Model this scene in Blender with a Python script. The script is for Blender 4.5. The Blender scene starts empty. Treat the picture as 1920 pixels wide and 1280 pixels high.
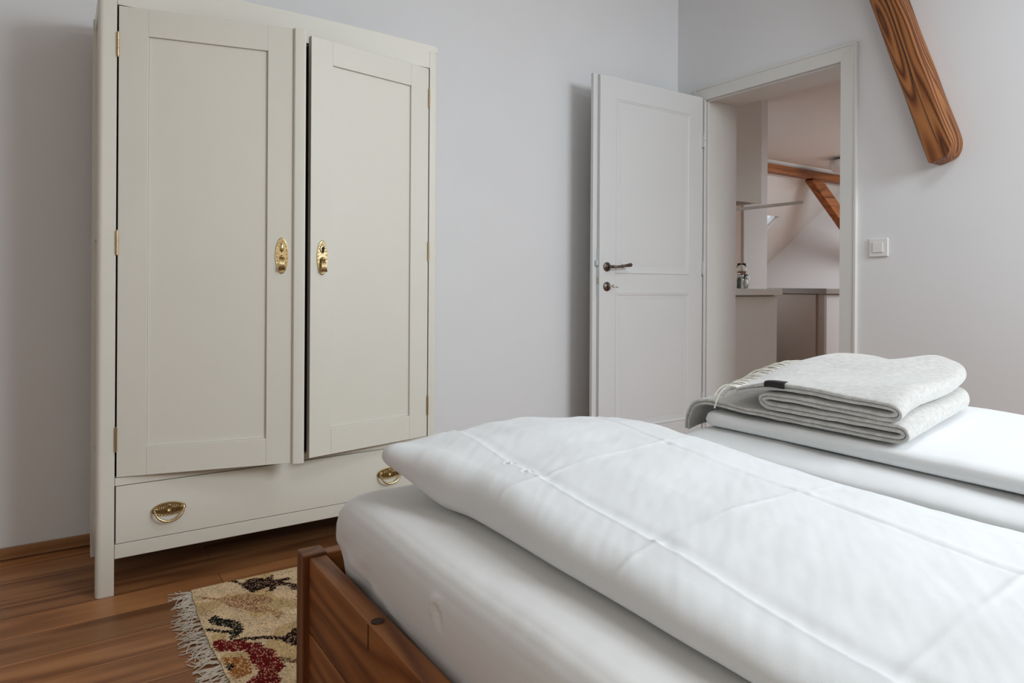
import bpy, bmesh, math, random
from mathutils import Vector, Matrix, noise
random.seed(7)
C = bpy.context.scene.collection
SC = bpy.context.scene
PI = math.pi

# ------------------------------------------------------------------ camera
cam = bpy.data.cameras.new('camera')
cam.sensor_width = 36; cam.sensor_fit = 'HORIZONTAL'
cam.lens = 1265.95/1920*36
cam.shift_y = (533.75-640)/1920
cam.clip_start = 0.02
camo = bpy.data.objects.new('camera', cam); C.objects.link(camo)
yaw, roll = 0.5911, 0.0058
camo.matrix_world = (Matrix.Translation((0, 0, 0.92)) @ Matrix.Rotation(-yaw, 4, 'Z')
                     @ Matrix.Rotation(PI/2, 4, 'X') @ Matrix.Rotation(roll, 4, 'Z'))
SC.camera = camo

# ------------------------------------------------------------------ world, lights, exposure
w = bpy.data.worlds.new('world'); SC.world = w; w.use_nodes = True
bg = w.node_tree.nodes['Background']
bg.inputs[0].default_value = (0.80, 0.88, 1.0, 1); bg.inputs[1].default_value = 1.1
SC.view_settings.view_transform = 'Standard'; SC.view_settings.look = 'None'
SC.view_settings.gamma = 1; SC.view_settings.use_curve_mapping = False
SC.view_settings.exposure = 0.14

def area(name, loc, target, sx, sy, power, col):
    l = bpy.data.lights.new(name, 'AREA'); l.shape = 'RECTANGLE'; l.size = sx; l.size_y = sy
    l.energy = power; l.color = col
    o = bpy.data.objects.new(name, l); C.objects.link(o); o.location = loc
    d = Vector(target)-Vector(loc); o.rotation_euler = d.to_track_quat('-Z', 'Y').to_euler()
    return o
# daylight through the roof windows over the bed, then two added fill lights
area('roof_window_daylight', (2.20, -1.46, 2.06), (2.05, -0.30, 0.60), 1.0, 1.15, 66, (0.87, 0.95, 1.0))
area('upper_roof_window_daylight', (1.6, 0.25, 2.72), (1.6, 0.25, 0.0), 0.9, 0.9, 11.5, (0.90, 0.96, 1.0))
area('added_warm_fill', (-0.85, -1.75, 1.75), (0.3, 1.2, 0.5), 0.9, 1.1, 9, (1.0, 0.88, 0.62))  # added warm fill to lift the shadows; its roof opening is invented
area('added_kitchen_fill', (6.9, 2.2, 2.38), (7.35, 2.85, 0.6), 1.1, 1.0, 128, (0.88, 0.96, 1.0))  # added fill brightening the kitchen, separate from the slope's roof window

# ------------------------------------------------------------------ materials
def nodes(m):
    m.use_nodes = True; t = m.node_tree; return t, t.nodes['Principled BSDF'], t.nodes, t.links
def paint(name, col, rough=.6, bscale=120, bstr=.05, var=0.02, sheen=0, bdist=.002, spec=.4):
    m = bpy.data.materials.new(name); t, p, n, l = nodes(m)
    tc = n.new('ShaderNodeTexCoord')
    ns = n.new('ShaderNodeTexNoise'); ns.inputs['Scale'].default_value = bscale; ns.inputs['Detail'].default_value = 4
    l.new(tc.outputs['Object'], ns.inputs['Vector'])
    n2 = n.new('ShaderNodeTexNoise'); n2.inputs['Scale'].default_value = 3.0; n2.inputs['Detail'].default_value = 3
    l.new(tc.outputs['Object'], n2.inputs['Vector'])
    r = n.new('ShaderNodeValToRGB'); r.color_ramp.elements[0].position = .3; r.color_ramp.elements[1].position = .7
    r.color_ramp.elements[0].color = tuple(c*(1-var) for c in col)+(1,)
    r.color_ramp.elements[1].color = tuple(min(1, c*(1+var)) for c in col)+(1,)
    l.new(n2.outputs['Fac'], r.inputs['Fac']); l.new(r.outputs['Color'], p.inputs['Base Color'])
    b = n.new('ShaderNodeBump'); b.inputs['Strength'].default_value = bstr; b.inputs['Distance'].default_value = bdist
    l.new(ns.outputs['Fac'], b.inputs['Height']); l.new(b.outputs['Normal'], p.inputs['Normal'])
    p.inputs['Roughness'].default_value = rough; p.inputs['Specular IOR Level'].default_value = spec
    if sheen: p.inputs['Sheen Weight'].default_value = sheen; p.inputs['Sheen Roughness'].default_value = .5
    return m
def metal(name, col, rough=.3, bscale=200, bstr=.15):
    m = paint(name, col, rough, bscale, bstr, .12); m.node_tree.nodes['Principled BSDF'].inputs['Metallic'].default_value = 1; return m

def wood(name, c_dark, c_mid, c_light, axis='X', gscale=1.0, plank=None, rough=.45, streak=.5, bstr=.25, rings=42, sharp=.8, lo=.28, hi=.72):
    """grain runs along axis; plank=(width,length) cuts boards crosswise to it (in XY)"""
    m = bpy.data.materials.new(name); t, p, n, l = nodes(m)
    tc = n.new('ShaderNodeTexCoord'); mp = n.new('ShaderNodeMapping')
    l.new(tc.outputs['Object'], mp.inputs['Vector'])
    if axis == 'Y': mp.inputs['Rotation'].default_value = (0, 0, PI/2)
    if axis == 'Z': mp.inputs['Rotation'].default_value = (0, PI/2, 0)
    vec = mp.outputs['Vector']; tone = None; gap = None
    if plank:
        br = n.new('ShaderNodeTexBrick'); br.offset = .37; br.inputs['Scale'].default_value = 1
        br.inputs['Brick Width'].default_value = plank[1]; br.inputs['Row Height'].default_value = plank[0]
        br.inputs['Mortar Size'].default_value = .0009; br.inputs['Mortar Smooth'].default_value = .2
        br.inputs['Color1'].default_value = (0, 0, 0, 1); br.inputs['Color2'].default_value = (1, 1, 1, 1)
        l.new(vec, br.inputs['Vector']); tone = br.outputs['Color']; gap = br.outputs['Fac']
        off = n.new('ShaderNodeVectorMath'); off.operation = 'MULTIPLY_ADD'
        l.new(br.outputs['Color'], off.inputs[0]); off.inputs[1].default_value = (3.1, 7.7, 0); l.new(vec, off.inputs[2]); vec = off.outputs[0]
    def mapped(sc):
        q = n.new('ShaderNodeMapping'); q.inputs['Scale'].default_value = sc; l.new(vec, q.inputs['Vector']); return q.outputs['Vector']
    def noi(sc, det, rgh=.55, dist=0):
        q = n.new('ShaderNodeTexNoise'); q.inputs['Scale'].default_value = 1; q.inputs['Detail'].default_value = det
        q.inputs['Roughness'].default_value = rgh; q.inputs['Distortion'].default_value = dist; l.new(mapped(sc), q.inputs['Vector']); return q.outputs['Fac']
    def mth(op, a, b):
        q = n.new('ShaderNodeMath'); q.operation = op
        for k, v in enumerate((a, b)):
            if isinstance(v, (int, float)): q.inputs[k].default_value = v
            elif v is not None: l.new(v, q.inputs[k])
        return q.outputs[0]
    g_ = gscale
    low = noi((.75*g_, 6.5*g_, 6.5*g_), 1.5, .4)
    ring = mth('ADD', mth('MULTIPLY', mth('SINE', mth('MULTIPLY', low, rings), None), .5), .5)
    ring = mth('POWER', ring, sharp)
    fine = noi((3.5*g_, 130*g_, 130*g_), 6, .65)
    med = noi((1.2*g_, 16*g_, 16*g_), 5, .6, .3)
    base_ = mth('ADD', mth('MULTIPLY', fine, .45), mth('MULTIPLY', med, .55))
    mx = n.new('ShaderNodeMix'); mx.data_type = 'FLOAT'; mx.inputs[0].default_value = streak
    l.new(base_, mx.inputs[2]); l.new(ring, mx.inputs[3])
    r = n.new('ShaderNodeValToRGB'); e = r.color_ramp.elements
    e[0].position = lo; e[0].color = c_dark+(1,); e[1].position = hi; e[1].color = c_light+(1,)
    k = r.color_ramp.elements.new(.5); k.color = c_mid+(1,)
    l.new(mx.outputs[0], r.inputs['Fac']); col = r.outputs['Color']
    if plank:
        tr = n.new('ShaderNodeMapRange'); tr.inputs['To Min'].default_value = .72; tr.inputs['To Max'].default_value = 1.22
        l.new(tone, tr.inputs['Value'])
        mm = n.new('ShaderNodeMix'); mm.data_type = 'RGBA'; mm.blend_type = 'MULTIPLY'; mm.inputs[0].default_value = 1
        cb = n.new('ShaderNodeCombineColor')
        for i in range(3): l.new(tr.outputs[0], cb.inputs[i])
        l.new(col, mm.inputs[6]); l.new(cb.outputs[0], mm.inputs[7]); col = mm.outputs[2]
        m4 = n.new('ShaderNodeMix'); m4.data_type = 'RGBA'; l.new(gap, m4.inputs[0]); l.new(col, m4.inputs[6])
        m4.inputs[7].default_value = tuple(c*.35 for c in c_dark)+(1,); col = m4.outputs[2]
    l.new(col, p.inputs['Base Color']); p.inputs['Roughness'].default_value = rough; p.inputs['Specular IOR Level'].default_value = .35
    b = n.new('ShaderNodeBump'); b.inputs['Strength'].default_value = bstr; b.inputs['Distance'].default_value = .002
    l.new(mx.outputs[0], b.inputs['Height']); l.new(b.outputs['Normal'], p.inputs['Normal'])
    return m

M = {}
M['wall'] = paint('wall_plaster', (.80, .805, .82), .9, 60, .10, .01)
M['ceiling'] = paint('ceiling_plaster', (.70, .69, .675), .9, 60, .08, .01)
M['cream'] = paint('cream_enamel', (.725, .700, .625), .42, 35, .05, .015)
M['door_white'] = paint('door_lacquer', (.72, .725, .725), .38, 40, .02, .01)
M['frame_white'] = paint('frame_lacquer', (.72, .715, .69), .38, 40, .02, .01)
M['floor'] = wood('floor_oak', (.16, .058, .020), (.32, .130, .047), (.46, .215, .085), 'X', 1.0, (.135, 1.6), .38, .24, .2)
M['skirt'] = wood('skirting_oak', (.24, .11, .045), (.34, .17, .072), (.42, .22, .10), 'X', 1.2, None, .45, .2)
M['bed_x'] = wood('bed_oak_across', (.115, .036, .0095), (.245, .082, .021), (.37, .142, .043), 'X', 1.5, None, .45, .30)
M['bed_y'] = wood('bed_oak_along', (.115, .036, .0095), (.245, .082, .021), (.37, .142, .043), 'Y', 1.5, None, .45, .30)
M['bed_z'] = wood('bed_oak_upright', (.09, .028, .008), (.165, .056, .017), (.24, .090, .030), 'Z', 1.5, None, .45, .28)
M['beam'] = wood('brushed_spruce', (.045, .014, .005), (.21, .068, .020), (.40, .160, .050), 'Z', 1.25, None, .5, .62, .8, 105, .55, .10, .85)
M['beam2'] = wood('kitchen_spruce', (.06, .018, .006), (.26, .085, .026), (.38, .145, .048), 'X', .8, None, .5, .15, .5)
M['linen'] = paint('white_satin_cotton', (.795, .81, .82), .8, 700, .22, .006, .15, .0008)
M['sheet'] = paint('fitted_sheet_cotton', (.82, .82, .815), .75, 700, .18, .01, .15, .0006)
M['brass'] = metal('polished_brass', (.72, .58, .33), .25, 260, .25)
M['brass_dark'] = metal('aged_brass', (.46, .34, .18), .35, 260, .25)
M['bronze'] = metal('antique_bronze', (.16, .125, .10), .38, 260, .25)
M['steel'] = metal('zinc_steel', (.62, .66, .68), .38)
M['key'] = metal('nickel_key', (.75, .70, .62), .3)
M['black'] = paint('keyhole_black', (.01, .008, .007), .8)
M['inside'] = paint('raw_wood_interior', (.12, .07, .045), .8)
M['plastic'] = paint('switch_plastic', (.80, .80, .80), .35, 40, .01, .01)
M['cab'] = paint('kitchen_front', (.74, .735, .70), .45, 40, .02, .01)
M['taupe'] = paint('taupe_front', (.50, .415, .36), .5, 40, .02, .02)
M['stone'] = paint('grey_stone_top', (.34, .30, .28), .45, 25, .04, .12)
M['blush'] = paint('blush_plaster', (.66, .56, .50), .9, 60, .06, .02)
M['peg'] = wood('dark_peg_end', (.03, .012, .008), (.05, .02, .013), (.08, .03, .02), 'X', 3, None, .6, .3)
M['label'] = paint('woven_label_black', (.022, .017, .017), .8, 900, .3)
M['thread'] = paint('label_thread', (.42, .45, .52), .8)
M['fringe'] = paint('cream_fringe_yarn', (.88, .86, .78), .8, 900, .4, .03, .3)
M['rugfringe'] = paint('rug_fringe_cotton', (.74, .66, .56), .9, 900, .5, .10)
M['jar_lbl'] = paint('jar_label', (.42, .38, .25), .6, 300, .1, .5)
M['coffee'] = paint('dark_contents', (.05, .025, .015), .6)
M['amber'] = paint('amber_contents', (.55, .20, .08), .4)
M['lampwhite'] = paint('opal_shade', (.74, .70, .69), .4)
def glassm():
    m = bpy.data.materials.new('clear_glass'); t, p, n, l = nodes(m)
    p.inputs['Transmission Weight'].default_value = 1; p.inputs['Roughness'].default_value = .02; p.inputs['IOR'].default_value = 1.45
    p.inputs['Base Color'].default_value = (.95, .98, .97, 1); return m
M['glass'] = glassm()
def wool():
    m = bpy.data.materials.new('heathered_wool'); t, p, n, l = nodes(m)
    tc = n.new('ShaderNodeTexCoord'); mp = n.new('ShaderNodeMapping'); mp.inputs['Scale'].default_value = (1, 1.0, 1.6)
    mp.inputs['Rotation'].default_value = (0, 0, .5)
    l.new(tc.outputs['Object'], mp.inputs['Vector'])
    a = n.new('ShaderNodeTexNoise'); a.inputs['Scale'].default_value = 340; a.inputs['Detail'].default_value = 5; a.inputs['Roughness'].default_value = .7
    b_ = n.new('ShaderNodeTexNoise'); b_.inputs['Scale'].default_value = 70; b_.inputs['Detail'].default_value = 5
    l.new(mp.outputs[0], a.inputs['Vector']); l.new(mp.outputs[0], b_.inputs['Vector'])
    mx = n.new('ShaderNodeMix'); mx.data_type = 'FLOAT'; mx.inputs[0].default_value = .5
    l.new(a.outputs['Fac'], mx.inputs[2]); l.new(b_.outputs['Fac'], mx.inputs[3])
    r = n.new('ShaderNodeValToRGB'); r.color_ramp.elements[0].position = .36; r.color_ramp.elements[1].position = .62
    r.color_ramp.elements[0].color = (.42, .405, .38, 1); r.color_ramp.elements[1].color = (.62, .61, .585, 1)
    l.new(mx.outputs[0], r.inputs['Fac']); l.new(r.outputs['Color'], p.inputs['Base Color'])
    p.inputs['Roughness'].default_value = .95; p.inputs['Sheen Weight'].default_value = .6; p.inputs['Sheen Roughness'].default_value = .6
    p.inputs['Specular IOR Level'].default_value = .1
    b = n.new('ShaderNodeBump'); b.inputs['Strength'].default_value = .6; b.inputs['Distance'].default_value = .002
    l.new(mx.outputs[0], b.inputs['Height']); l.new(b.outputs['Normal'], p.inputs['Normal'])
    return m
M['wool'] = wool()
def rugmat():
    m = bpy.data.materials.new('kilim_weave'); t, p, n, l = nodes(m)
    vc = n.new('ShaderNodeVertexColor'); vc.layer_name = 'weave'
    l.new(vc.outputs['Color'], p.inputs['Base Color']); p.inputs['Roughness'].default_value = .95
    p.inputs['Specular IOR Level'].default_value = .1
    tc = n.new('ShaderNodeTexCoord'); ns = n.new('ShaderNodeTexNoise'); ns.inputs['Scale'].default_value = 420
    l.new(tc.outputs['Object'], ns.inputs['Vector'])
    b = n.new('ShaderNodeBump'); b.inputs['Strength'].default_value = .5; b.inputs['Distance'].default_value = .002
    l.new(ns.outputs['Fac'], b.inputs['Height']); l.new(b.outputs['Normal'], p.inputs['Normal'])
    return m
M['rug'] = rugmat()

# ------------------------------------------------------------------ object helpers
WORLD = {}
def wl(o): return WORLD[o.name]
def tag(o, label=None, cat=None, group=None, kind=None):
    for k, v in (('label', label), ('category', cat), ('group', group), ('kind', kind)):
        if v: o[k] = v
    return o
def thing(name, loc, label, cat, group=None):
    o = bpy.data.objects.new(name, None); C.objects.link(o); o.location = loc
    WORLD[o.name] = Vector(loc); o.empty_display_size = .05
    return tag(o, label, cat, group)

class MB:
    def __init__(s, xf=None): s.bm = bmesh.new(); s.xf = xf or Matrix.Identity(4)
    def v(s, co): return s.bm.verts.new(s.xf @ Vector(co))
    def box(s, x0, x1, y0, y1, z0, z1):
        vs = [s.v((x, y, z)) for z in (z0, z1) for y in (y0, y1) for x in (x0, x1)]
        for f in ((0, 2, 3, 1), (4, 5, 7, 6), (0, 1, 5, 4), (1, 3, 7, 5), (3, 2, 6, 7), (2, 0, 4, 6)):
            s.bm.faces.new([vs[i] for i in f])
        return s
    def prism(s, pts, d, cap=True):
        """closed polygon of 3-D points swept by vector d"""
        a = [s.v(p) for p in pts]; b = [s.v(Vector(p)+Vector(d)) for p in pts]; n = len(pts)
        for i in range(n): s.bm.faces.new((a[i], a[(i+1) % n], b[(i+1) % n], b[i]))
        if cap: s.bm.faces.new(a[::-1]); s.bm.faces.new(b)
        return s
    def lathe(s, prof, origin=(0, 0, 0), axis='Z', seg=24, sx=1, sy=1):
        o = Vector(origin); rings = []
        for r, h in prof:
            ring = []
            for i in range(seg):
                a = 2*PI*i/seg; x, y = r*math.cos(a)*sx, r*math.sin(a)*sy
                p = {'Z': (x, y, h), 'Y': (x, h, y), 'X': (h, x, y)}[axis]
                ring.append(s.v(o+Vector(p)))
            rings.append(ring)
        for a, b in zip(rings, rings[1:]):
            for i in range(seg): s.bm.faces.new((a[i], a[(i+1) % seg], b[(i+1) % seg], b[i]))
        s.bm.faces.new(rings[0][::-1]); s.bm.faces.new(rings[-1])
        return s
    def tube(s, path, rad, seg=8):
        P = [Vector(p) for p in path]; R = rad if isinstance(rad, (list, tuple)) else [rad]*len(P); rings = []
        up = Vector((0, 0, 1)); t0 = (P[1]-P[0]).normalized()
        if abs(t0.dot(up)) > .9: up = Vector((0, 1, 0))
        nrm = (up - t0*up.dot(t0)).normalized()
        for i, p in enumerate(P):
            t = (P[min(i+1, len(P)-1)]-P[max(i-1, 0)]).normalized()
            nrm = (nrm - t*nrm.dot(t)).normalized(); bn = t.cross(nrm)
            rings.append([s.v(p+(nrm*math.cos(2*PI*k/seg)+bn*math.sin(2*PI*k/seg))*R[i]) for k in range(seg)])
        for a, b in zip(rings, rings[1:]):
            for i in range(seg): s.bm.faces.new((a[i], a[(i+1) % seg], b[(i+1) % seg], b[i]))
        s.bm.faces.new(rings[0][::-1]); s.bm.faces.new(rings[-1])
        return s
    def grid(s, rows, closed=False):
        g = [[s.v(p) for p in r] for r in rows]
        for a, b in zip(g, g[1:]):
            n = len(a)
            for i in range(n if closed else n-1): s.bm.faces.new((a[i], a[(i+1) % n], b[(i+1) % n], b[i]))
        return s
    def build(s, name, mat, parent=None, smooth=False, bevel=0, seg=2, weld=False):
        if weld: bmesh.ops.remove_doubles(s.bm, verts=s.bm.verts, dist=1e-5)
        bmesh.ops.recalc_face_normals(s.bm, faces=s.bm.faces)
        cs = [v.co for v in s.bm.verts]
        c = Vector([(min(q[i] for q in cs)+max(q[i] for q in cs))/2 for i in range(3)])
        c.z = min(q.z for q in cs)
        for v in s.bm.verts: v.co -= c
        me = bpy.data.meshes.new(name); s.bm.to_mesh(me); s.bm.free()
        o = bpy.data.objects.new(name, me); C.objects.link(o)
        for m in (mat if isinstance(mat, list) else [mat]): me.materials.append(M[m])
        WORLD[o.name] = c.copy()
        if parent: o.parent = parent; o.location = c-wl(parent)
        else: o.location = c
        if smooth:
            for f in me.polygons: f.use_smooth = True
        if bevel:
            b = o.modifiers.new('edge', 'BEVEL'); b.width = bevel; b.segments = seg; b.limit_method = 'ANGLE'; b.angle_limit = math.radians(40)
            for f in me.polygons: f.use_smooth = True
            o.modifiers.new('wn', 'WEIGHTED_NORMAL')
        return o
def struct(mb, name, mat, parent=None, **k):
    o = mb.build(name, mat, parent, **k)
    if not parent: o['kind'] = 'structure'
    return o

# ------------------------------------------------------------------ the setting
YA, XB = 2.788, 3.05          # far wall face, right wall face
Y0, Y1, ZT = 1.770, 2.570, 1.980   # door opening
struct(MB().box(-1.75, 9.0, -3.15, 7.2, -.06, 0), 'floor', 'floor')
struct(MB().box(-1.75, XB, YA, YA+.15, 0, 2.75), 'wall_far', 'wall')
struct(MB().box(-1.90, -1.75, -3.15, YA+.15, 0, 2.75), 'wall_left', 'wall')
mb = MB(); mb.box(XB, XB+.26, -3.15, Y0-.0225, 0, 2.75); mb.box(XB, XB+.26, Y1+.0225, 3.25, 0, 2.75); mb.box(XB, XB+.26, Y0-.0225, Y1+.0225, ZT+.0125, 2.75)
struct(mb, 'wall_right', 'wall')
struct(MB().box(-1.75, XB, -3.15, -3.0, 0, 1.0), 'wall_near', 'wall')
mb = MB(); hx0, hx1, hy0, hy1 = 1.15, 2.05, -.20, .70
for a in ((-1.75, hx0, -.76, YA), (hx1, XB, -.76, YA), (hx0, hx1, -.76, hy0), (hx0, hx1, hy1, YA)): mb.box(a[0], a[1], a[2], a[3], 2.70, 2.80)
struct(mb, 'ceiling', 'ceiling')
mb = MB()
for a in ((hx0, hx0+.04, hy0, hy1), (hx1-.04, hx1, hy0, hy1), (hx0, hx1, hy0, hy0+.04), (hx0, hx1, hy1-.04, hy1)): mb.box(a[0], a[1], a[2], a[3], 2.74, 2.82)
struct(mb, 'window_3', 'frame_white')
# sloped roof above the bed head with its window opening (from y=-2.6,z=.55 to y=-.36,z=2.75)
def slope_pt(x, s, d=0):    # s along the slope, 0 at the foot
    a = math.atan2(2.19, 2.24); return Vector((x, -3.0+s*math.cos(a)+d*math.sin(a), .53+s*math.sin(a)-d*math.cos(a)))
L = math.hypot(2.24, 2.19); wx0, wx1, ws0, ws1 = 1.70, 2.70, 1.55, 2.72
lx0, lx1, ls0, ls1 = -1.35, -.40, 1.10, 2.30  # unseen opening, cut to give the added warm fill a place
mb = MB()
for x0, x1, s0, s1 in ((-1.75, lx0, 0, L), (lx1, wx0, 0, L), (wx1, XB, 0, L), (wx0, wx1, 0, ws0), (wx0, wx1, ws1, L), (lx0, lx1, 0, ls0), (lx0, lx1, ls1, L)):
    mb.prism([slope_pt(x0, s0), slope_pt(x1, s0), slope_pt(x1, s1), slope_pt(x0, s1)], slope_pt(0, 0, -.2)-slope_pt(0, 0, 0))
struct(mb, 'ceiling_slope', 'ceiling')
for nm, X0, X1, S0, S1 in (('window_1', wx0, wx1, ws0, ws1), ('window_added_left', lx0, lx1, ls0, ls1)):  # second frame belongs only to the added warm fill
    mb = MB()
    for x0, x1, s0, s1 in ((X0, X0+.05, S0, S1), (X1-.05, X1, S0, S1), (X0+.05, X1-.05, S0, S0+.05), (X0+.05, X1-.05, S1-.05, S1)):
        mb.prism([slope_pt(x0, s0, -.12), slope_pt(x1, s0, -.12), slope_pt(x1, s1, -.12), slope_pt(x0, s1, -.12)], slope_pt(0, 0, -.17)-slope_pt(0, 0, -.12))
    struct(mb, nm, 'frame_white')
# wooden skirting boards
struct(MB().box(-1.75, 2.99, YA-.014, YA, 0.004, .041), 'baseboard_far', 'skirt', bevel=.002)
struct(MB().box(-1.75, -1.736, -3.0, YA-.014, 0.004, .041), 'baseboard_left', 'skirt', bevel=.002)
mb = MB(); mb.box(XB-.014, XB, -3.0, 1.692, .004, .041)
struct(mb, 'baseboard_right', 'skirt', bevel=.002)

# kitchen beyond the doorway
XK = XB+.26
struct(MB().box(XK, 4.27, 3.25, 3.35, 0, 2.35), 'wall_kitchen', 'blush')
struct(MB().box(4.27, 4.55, 3.24, 7.0, 0, 2.35), 'wall_pier', 'wall')
struct(MB().box(8.5, 8.6, -1.2, 7.0, 0, 3.0), 'wall_gable', 'wall')
struct(MB().box(XK, 8.5, -1.3, -1.2, 0, 2.5), 'wall_kitchen_near', 'wall')
mb = MB()
for a in ((XK, 6.4, -1.2, 4.86), (7.5, 8.5, -1.2, 4.86), (6.4, 7.5, -1.2, 1.7), (6.4, 7.5, 2.7, 4.86)): mb.box(a[0], a[1], a[2], a[3], 2.35, 2.45)  # gap in the boards added for the kitchen fill
struct(mb, 'ceiling_kitchen', 'ceiling')
mb = MB()
for a in ((6.4, 6.44, 1.7, 2.7), (7.46, 7.5, 1.7, 2.7), (6.4, 7.5, 1.7, 1.74), (6.4, 7.5, 2.66, 2.7)): mb.box(a[0], a[1], a[2], a[3], 2.40, 2.47)
struct(mb, 'window_added_kitchen', 'frame_white')  # unseen frame, added around the kitchen fill light
mb = MB()       # kitchen roof slope, with a roof window cut in
def ks(x, y): return Vector((x, y, 2.23-.83*(y-4.85)))
kx0, kx1, ky0, ky1 = 6.95, 7.765, 5.34, 6.20
for x0, x1, a, b in ((4.55, kx0, 4.70, 7.0), (kx1, 8.5, 4.70, 7.0), (kx0, kx1, 4.70, ky0), (kx0, kx1, ky1, 7.0)):
    mb.prism([ks(x0, a), ks(x1, a), ks(x1, b), ks(x0, b)], (0, .02, .03))
struct(mb, 'ceiling_kitchen_slope', 'ceiling')
mb = MB()
for x0, x1, a, b in ((kx0, kx0+.04, ky0, ky1), (kx1-.03, kx1, ky0, ky1), (kx0, kx1, ky0, ky0+.02), (kx0, kx1, ky1-.03, ky1)):
    mb.prism([ks(x0, a)+Vector((0, .02, .03)), ks(x1, a)+Vector((0, .02, .03)), ks(x1, b)+Vector((0, .02, .03)), ks(x0, b)+Vector((0, .02, .03))], (0, .03, .04))
struct(mb, 'window_2', 'frame_white')

# ------------------------------------------------------------------ door frame and leaf
df = thing('door_frame', (XB, (Y0+Y1)/2, 0), 'white lacquered timber frame around the open kitchen doorway', 'door frame')
yo0, yo1, zo = 1.692, 2.643, 2.047
def casing_v(ya, yb, z_in, z_out, name='casing'):
    # mitred upright: ya = opening side, yb = outer side
    mb = MB(); mb.prism([(XB-.018, ya, 0), (XB-.018, yb, 0), (XB-.018, yb, z_out), (XB-.018, ya, z_in)], (.018, 0, 0))
    mb.prism([(XB-.021, yb-math.copysign(.012, yb-ya), 0), (XB-.021, yb, 0), (XB-.021, yb, z_out), (XB-.021, yb-math.copysign(.012, yb-ya), z_out-.012)], (.003, 0, 0))
    return mb.build(name, 'frame_white', df, bevel=.002)
casing_v(Y0, yo0, ZT-.008, zo); casing_v(Y1, yo1, ZT-.008, zo)
mb = MB(); mb.prism([(XB-.018, Y0, ZT-.008), (XB-.018, Y1, ZT-.008), (XB-.018, yo1, zo), (XB-.018, yo0, zo)], (.018, 0, 0))
mb.prism([(XB-.021, yo0+.012, zo-.012), (XB-.021, yo1-.012, zo-.012), (XB-.021, yo1, zo), (XB-.021, yo0, zo)], (.003, 0, 0))
mb.build('casing', 'frame_white', df, bevel=.002)
for a, b in ((Y0, Y0-.022), (Y1, Y1+.022)):
    s = 1 if b < a else -1
    mb = MB(); mb.box(XB+.003, XK+.003, min(a, b), max(a, b), 0, ZT); mb.build('jamb', 'frame_white', df, bevel=.001)
    q = a + s*.006
    mb = MB(); mb.box(XB+.004, XB+.016, min(a, q), max(a, q), 0, ZT-.001); mb.build('seal', 'door_white', df, bevel=.002)
MB().box(XB+.003, XK+.003, Y0, Y1, ZT-.003, ZT+.012).build('jamb', 'frame_white', df, bevel=.001)
MB().box(XB+.002, XB+.014, Y0+.006, Y1-.006, ZT-.016, ZT-.003).build('seal', 'door_white', df, bevel=.002)
sp = MB().box(XB+.028, XB+.050, Y0-.001, Y0+.003, .90, 1.10).build('strike_plate', 'brass_dark', df)
sp['label'] = 'dull brass strike plate'

dl = thing('interior_door', (3.02, 2.60, 0), 'white two-panel interior door standing wide open beside the doorway', 'door')
# leaf nearly parallel with the far wall; local s runs from hinge (0) to free edge, local front faces -y
DX0, DX1, DYF = 2.258, 3.026, 2.576
def lx(s): return s
mb = MB()
pans = [(2.367, 2.918, .980, 1.875), (2.367, 2.918, .175, .881)]
DB, DT = .008, 1.985
yb = DYF+.038
# stiles and rails
mb.box(DX0, pans[0][0], DYF, yb, DB, DT); mb.box(pans[0][1], DX1, DYF, yb, DB, DT)
for z0, z1 in ((DB, pans[1][2]), (pans[1][3], pans[0][2]), (pans[0][3], DT)): mb.box(pans[0][0], pans[0][1], DYF, yb, z0, z1)
leaf = mb.build('leaf', 'door_white', dl, bevel=.0012)
for x0, x1, z0, z1 in pans:
    mb = MB()
    # moulded surround: nested steps, then the raised field
    prof = [(0, .001), (.003, -.0025), (.009, -.0025), (.013, .0015), (.030, .004), (.040, .006), (.045, .0045), (.050, .0045)]
    rows = []
    for d, h in prof:
        rows.append([(x0+d, DYF+h, z0+d), (x1-d, DYF+h, z0+d), (x1-d, DYF+h, z1-d), (x0+d, DYF+h, z1-d)])
    mb.grid(rows, closed=True)
    d = prof[-1][0]; h = prof[-1][1]
    f = [mb.v(p) for p in rows[-1]]; mb.bm.faces.new(f)
    mb.box(x0+.002, x1-.002, DYF+.014, yb-.012, z0+.002, z1-.002)
    mb.build('panel', 'door_white', dl, bevel=.0008)
# little step ledge above each panel (three fine lines in the photo)
for x0, x1, z0, z1 in pans:
    mb = MB(); mb.box(x0+.004, x1-.004, DYF-.0025, DYF+.002, z1-.001, z1+.005); mb.build('ledge_moulding', 'door_white', dl, bevel=.001)
# rebated free edge
MB().box(DX0-.028, DX0+.001, DYF+.020, DYF+.040, DB, DT+.006).build('rebate', 'door_white', dl, bevel=.002)
mb = MB().box(DX0-.0018, DX0+.001, DYF+.002, DYF+.019, .870, 1.108)
o = mb.build('lock_plate', 'steel', dl); o['label'] = 'grey steel lock faceplate'
MB().box(DX0-.014, DX0, DYF+.003, DYF+.018, 1.018, 1.046).build('latch_bolt', 'steel', o, bevel=.002)
MB().box(DX0-.003, DX0, DYF+.006, DYF+.014, .925, .962).build('dead_bolt', 'brass_dark', o, bevel=.001)
def ycyl(prof, x, z, seg=28): return MB().lathe([(r, -h) for r, h in prof], (x, DYF, z), 'Y', seg)
hx, hz = 2.307, 1.014
dh = ycyl([(.0235, 0), (.0235, .004), (.021, .006), (.018, .005), (.016, .009), (.012, .010), (.010, .018)], hx, hz).build('handle_rose', 'bronze', dl, smooth=True, bevel=0)
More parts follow.
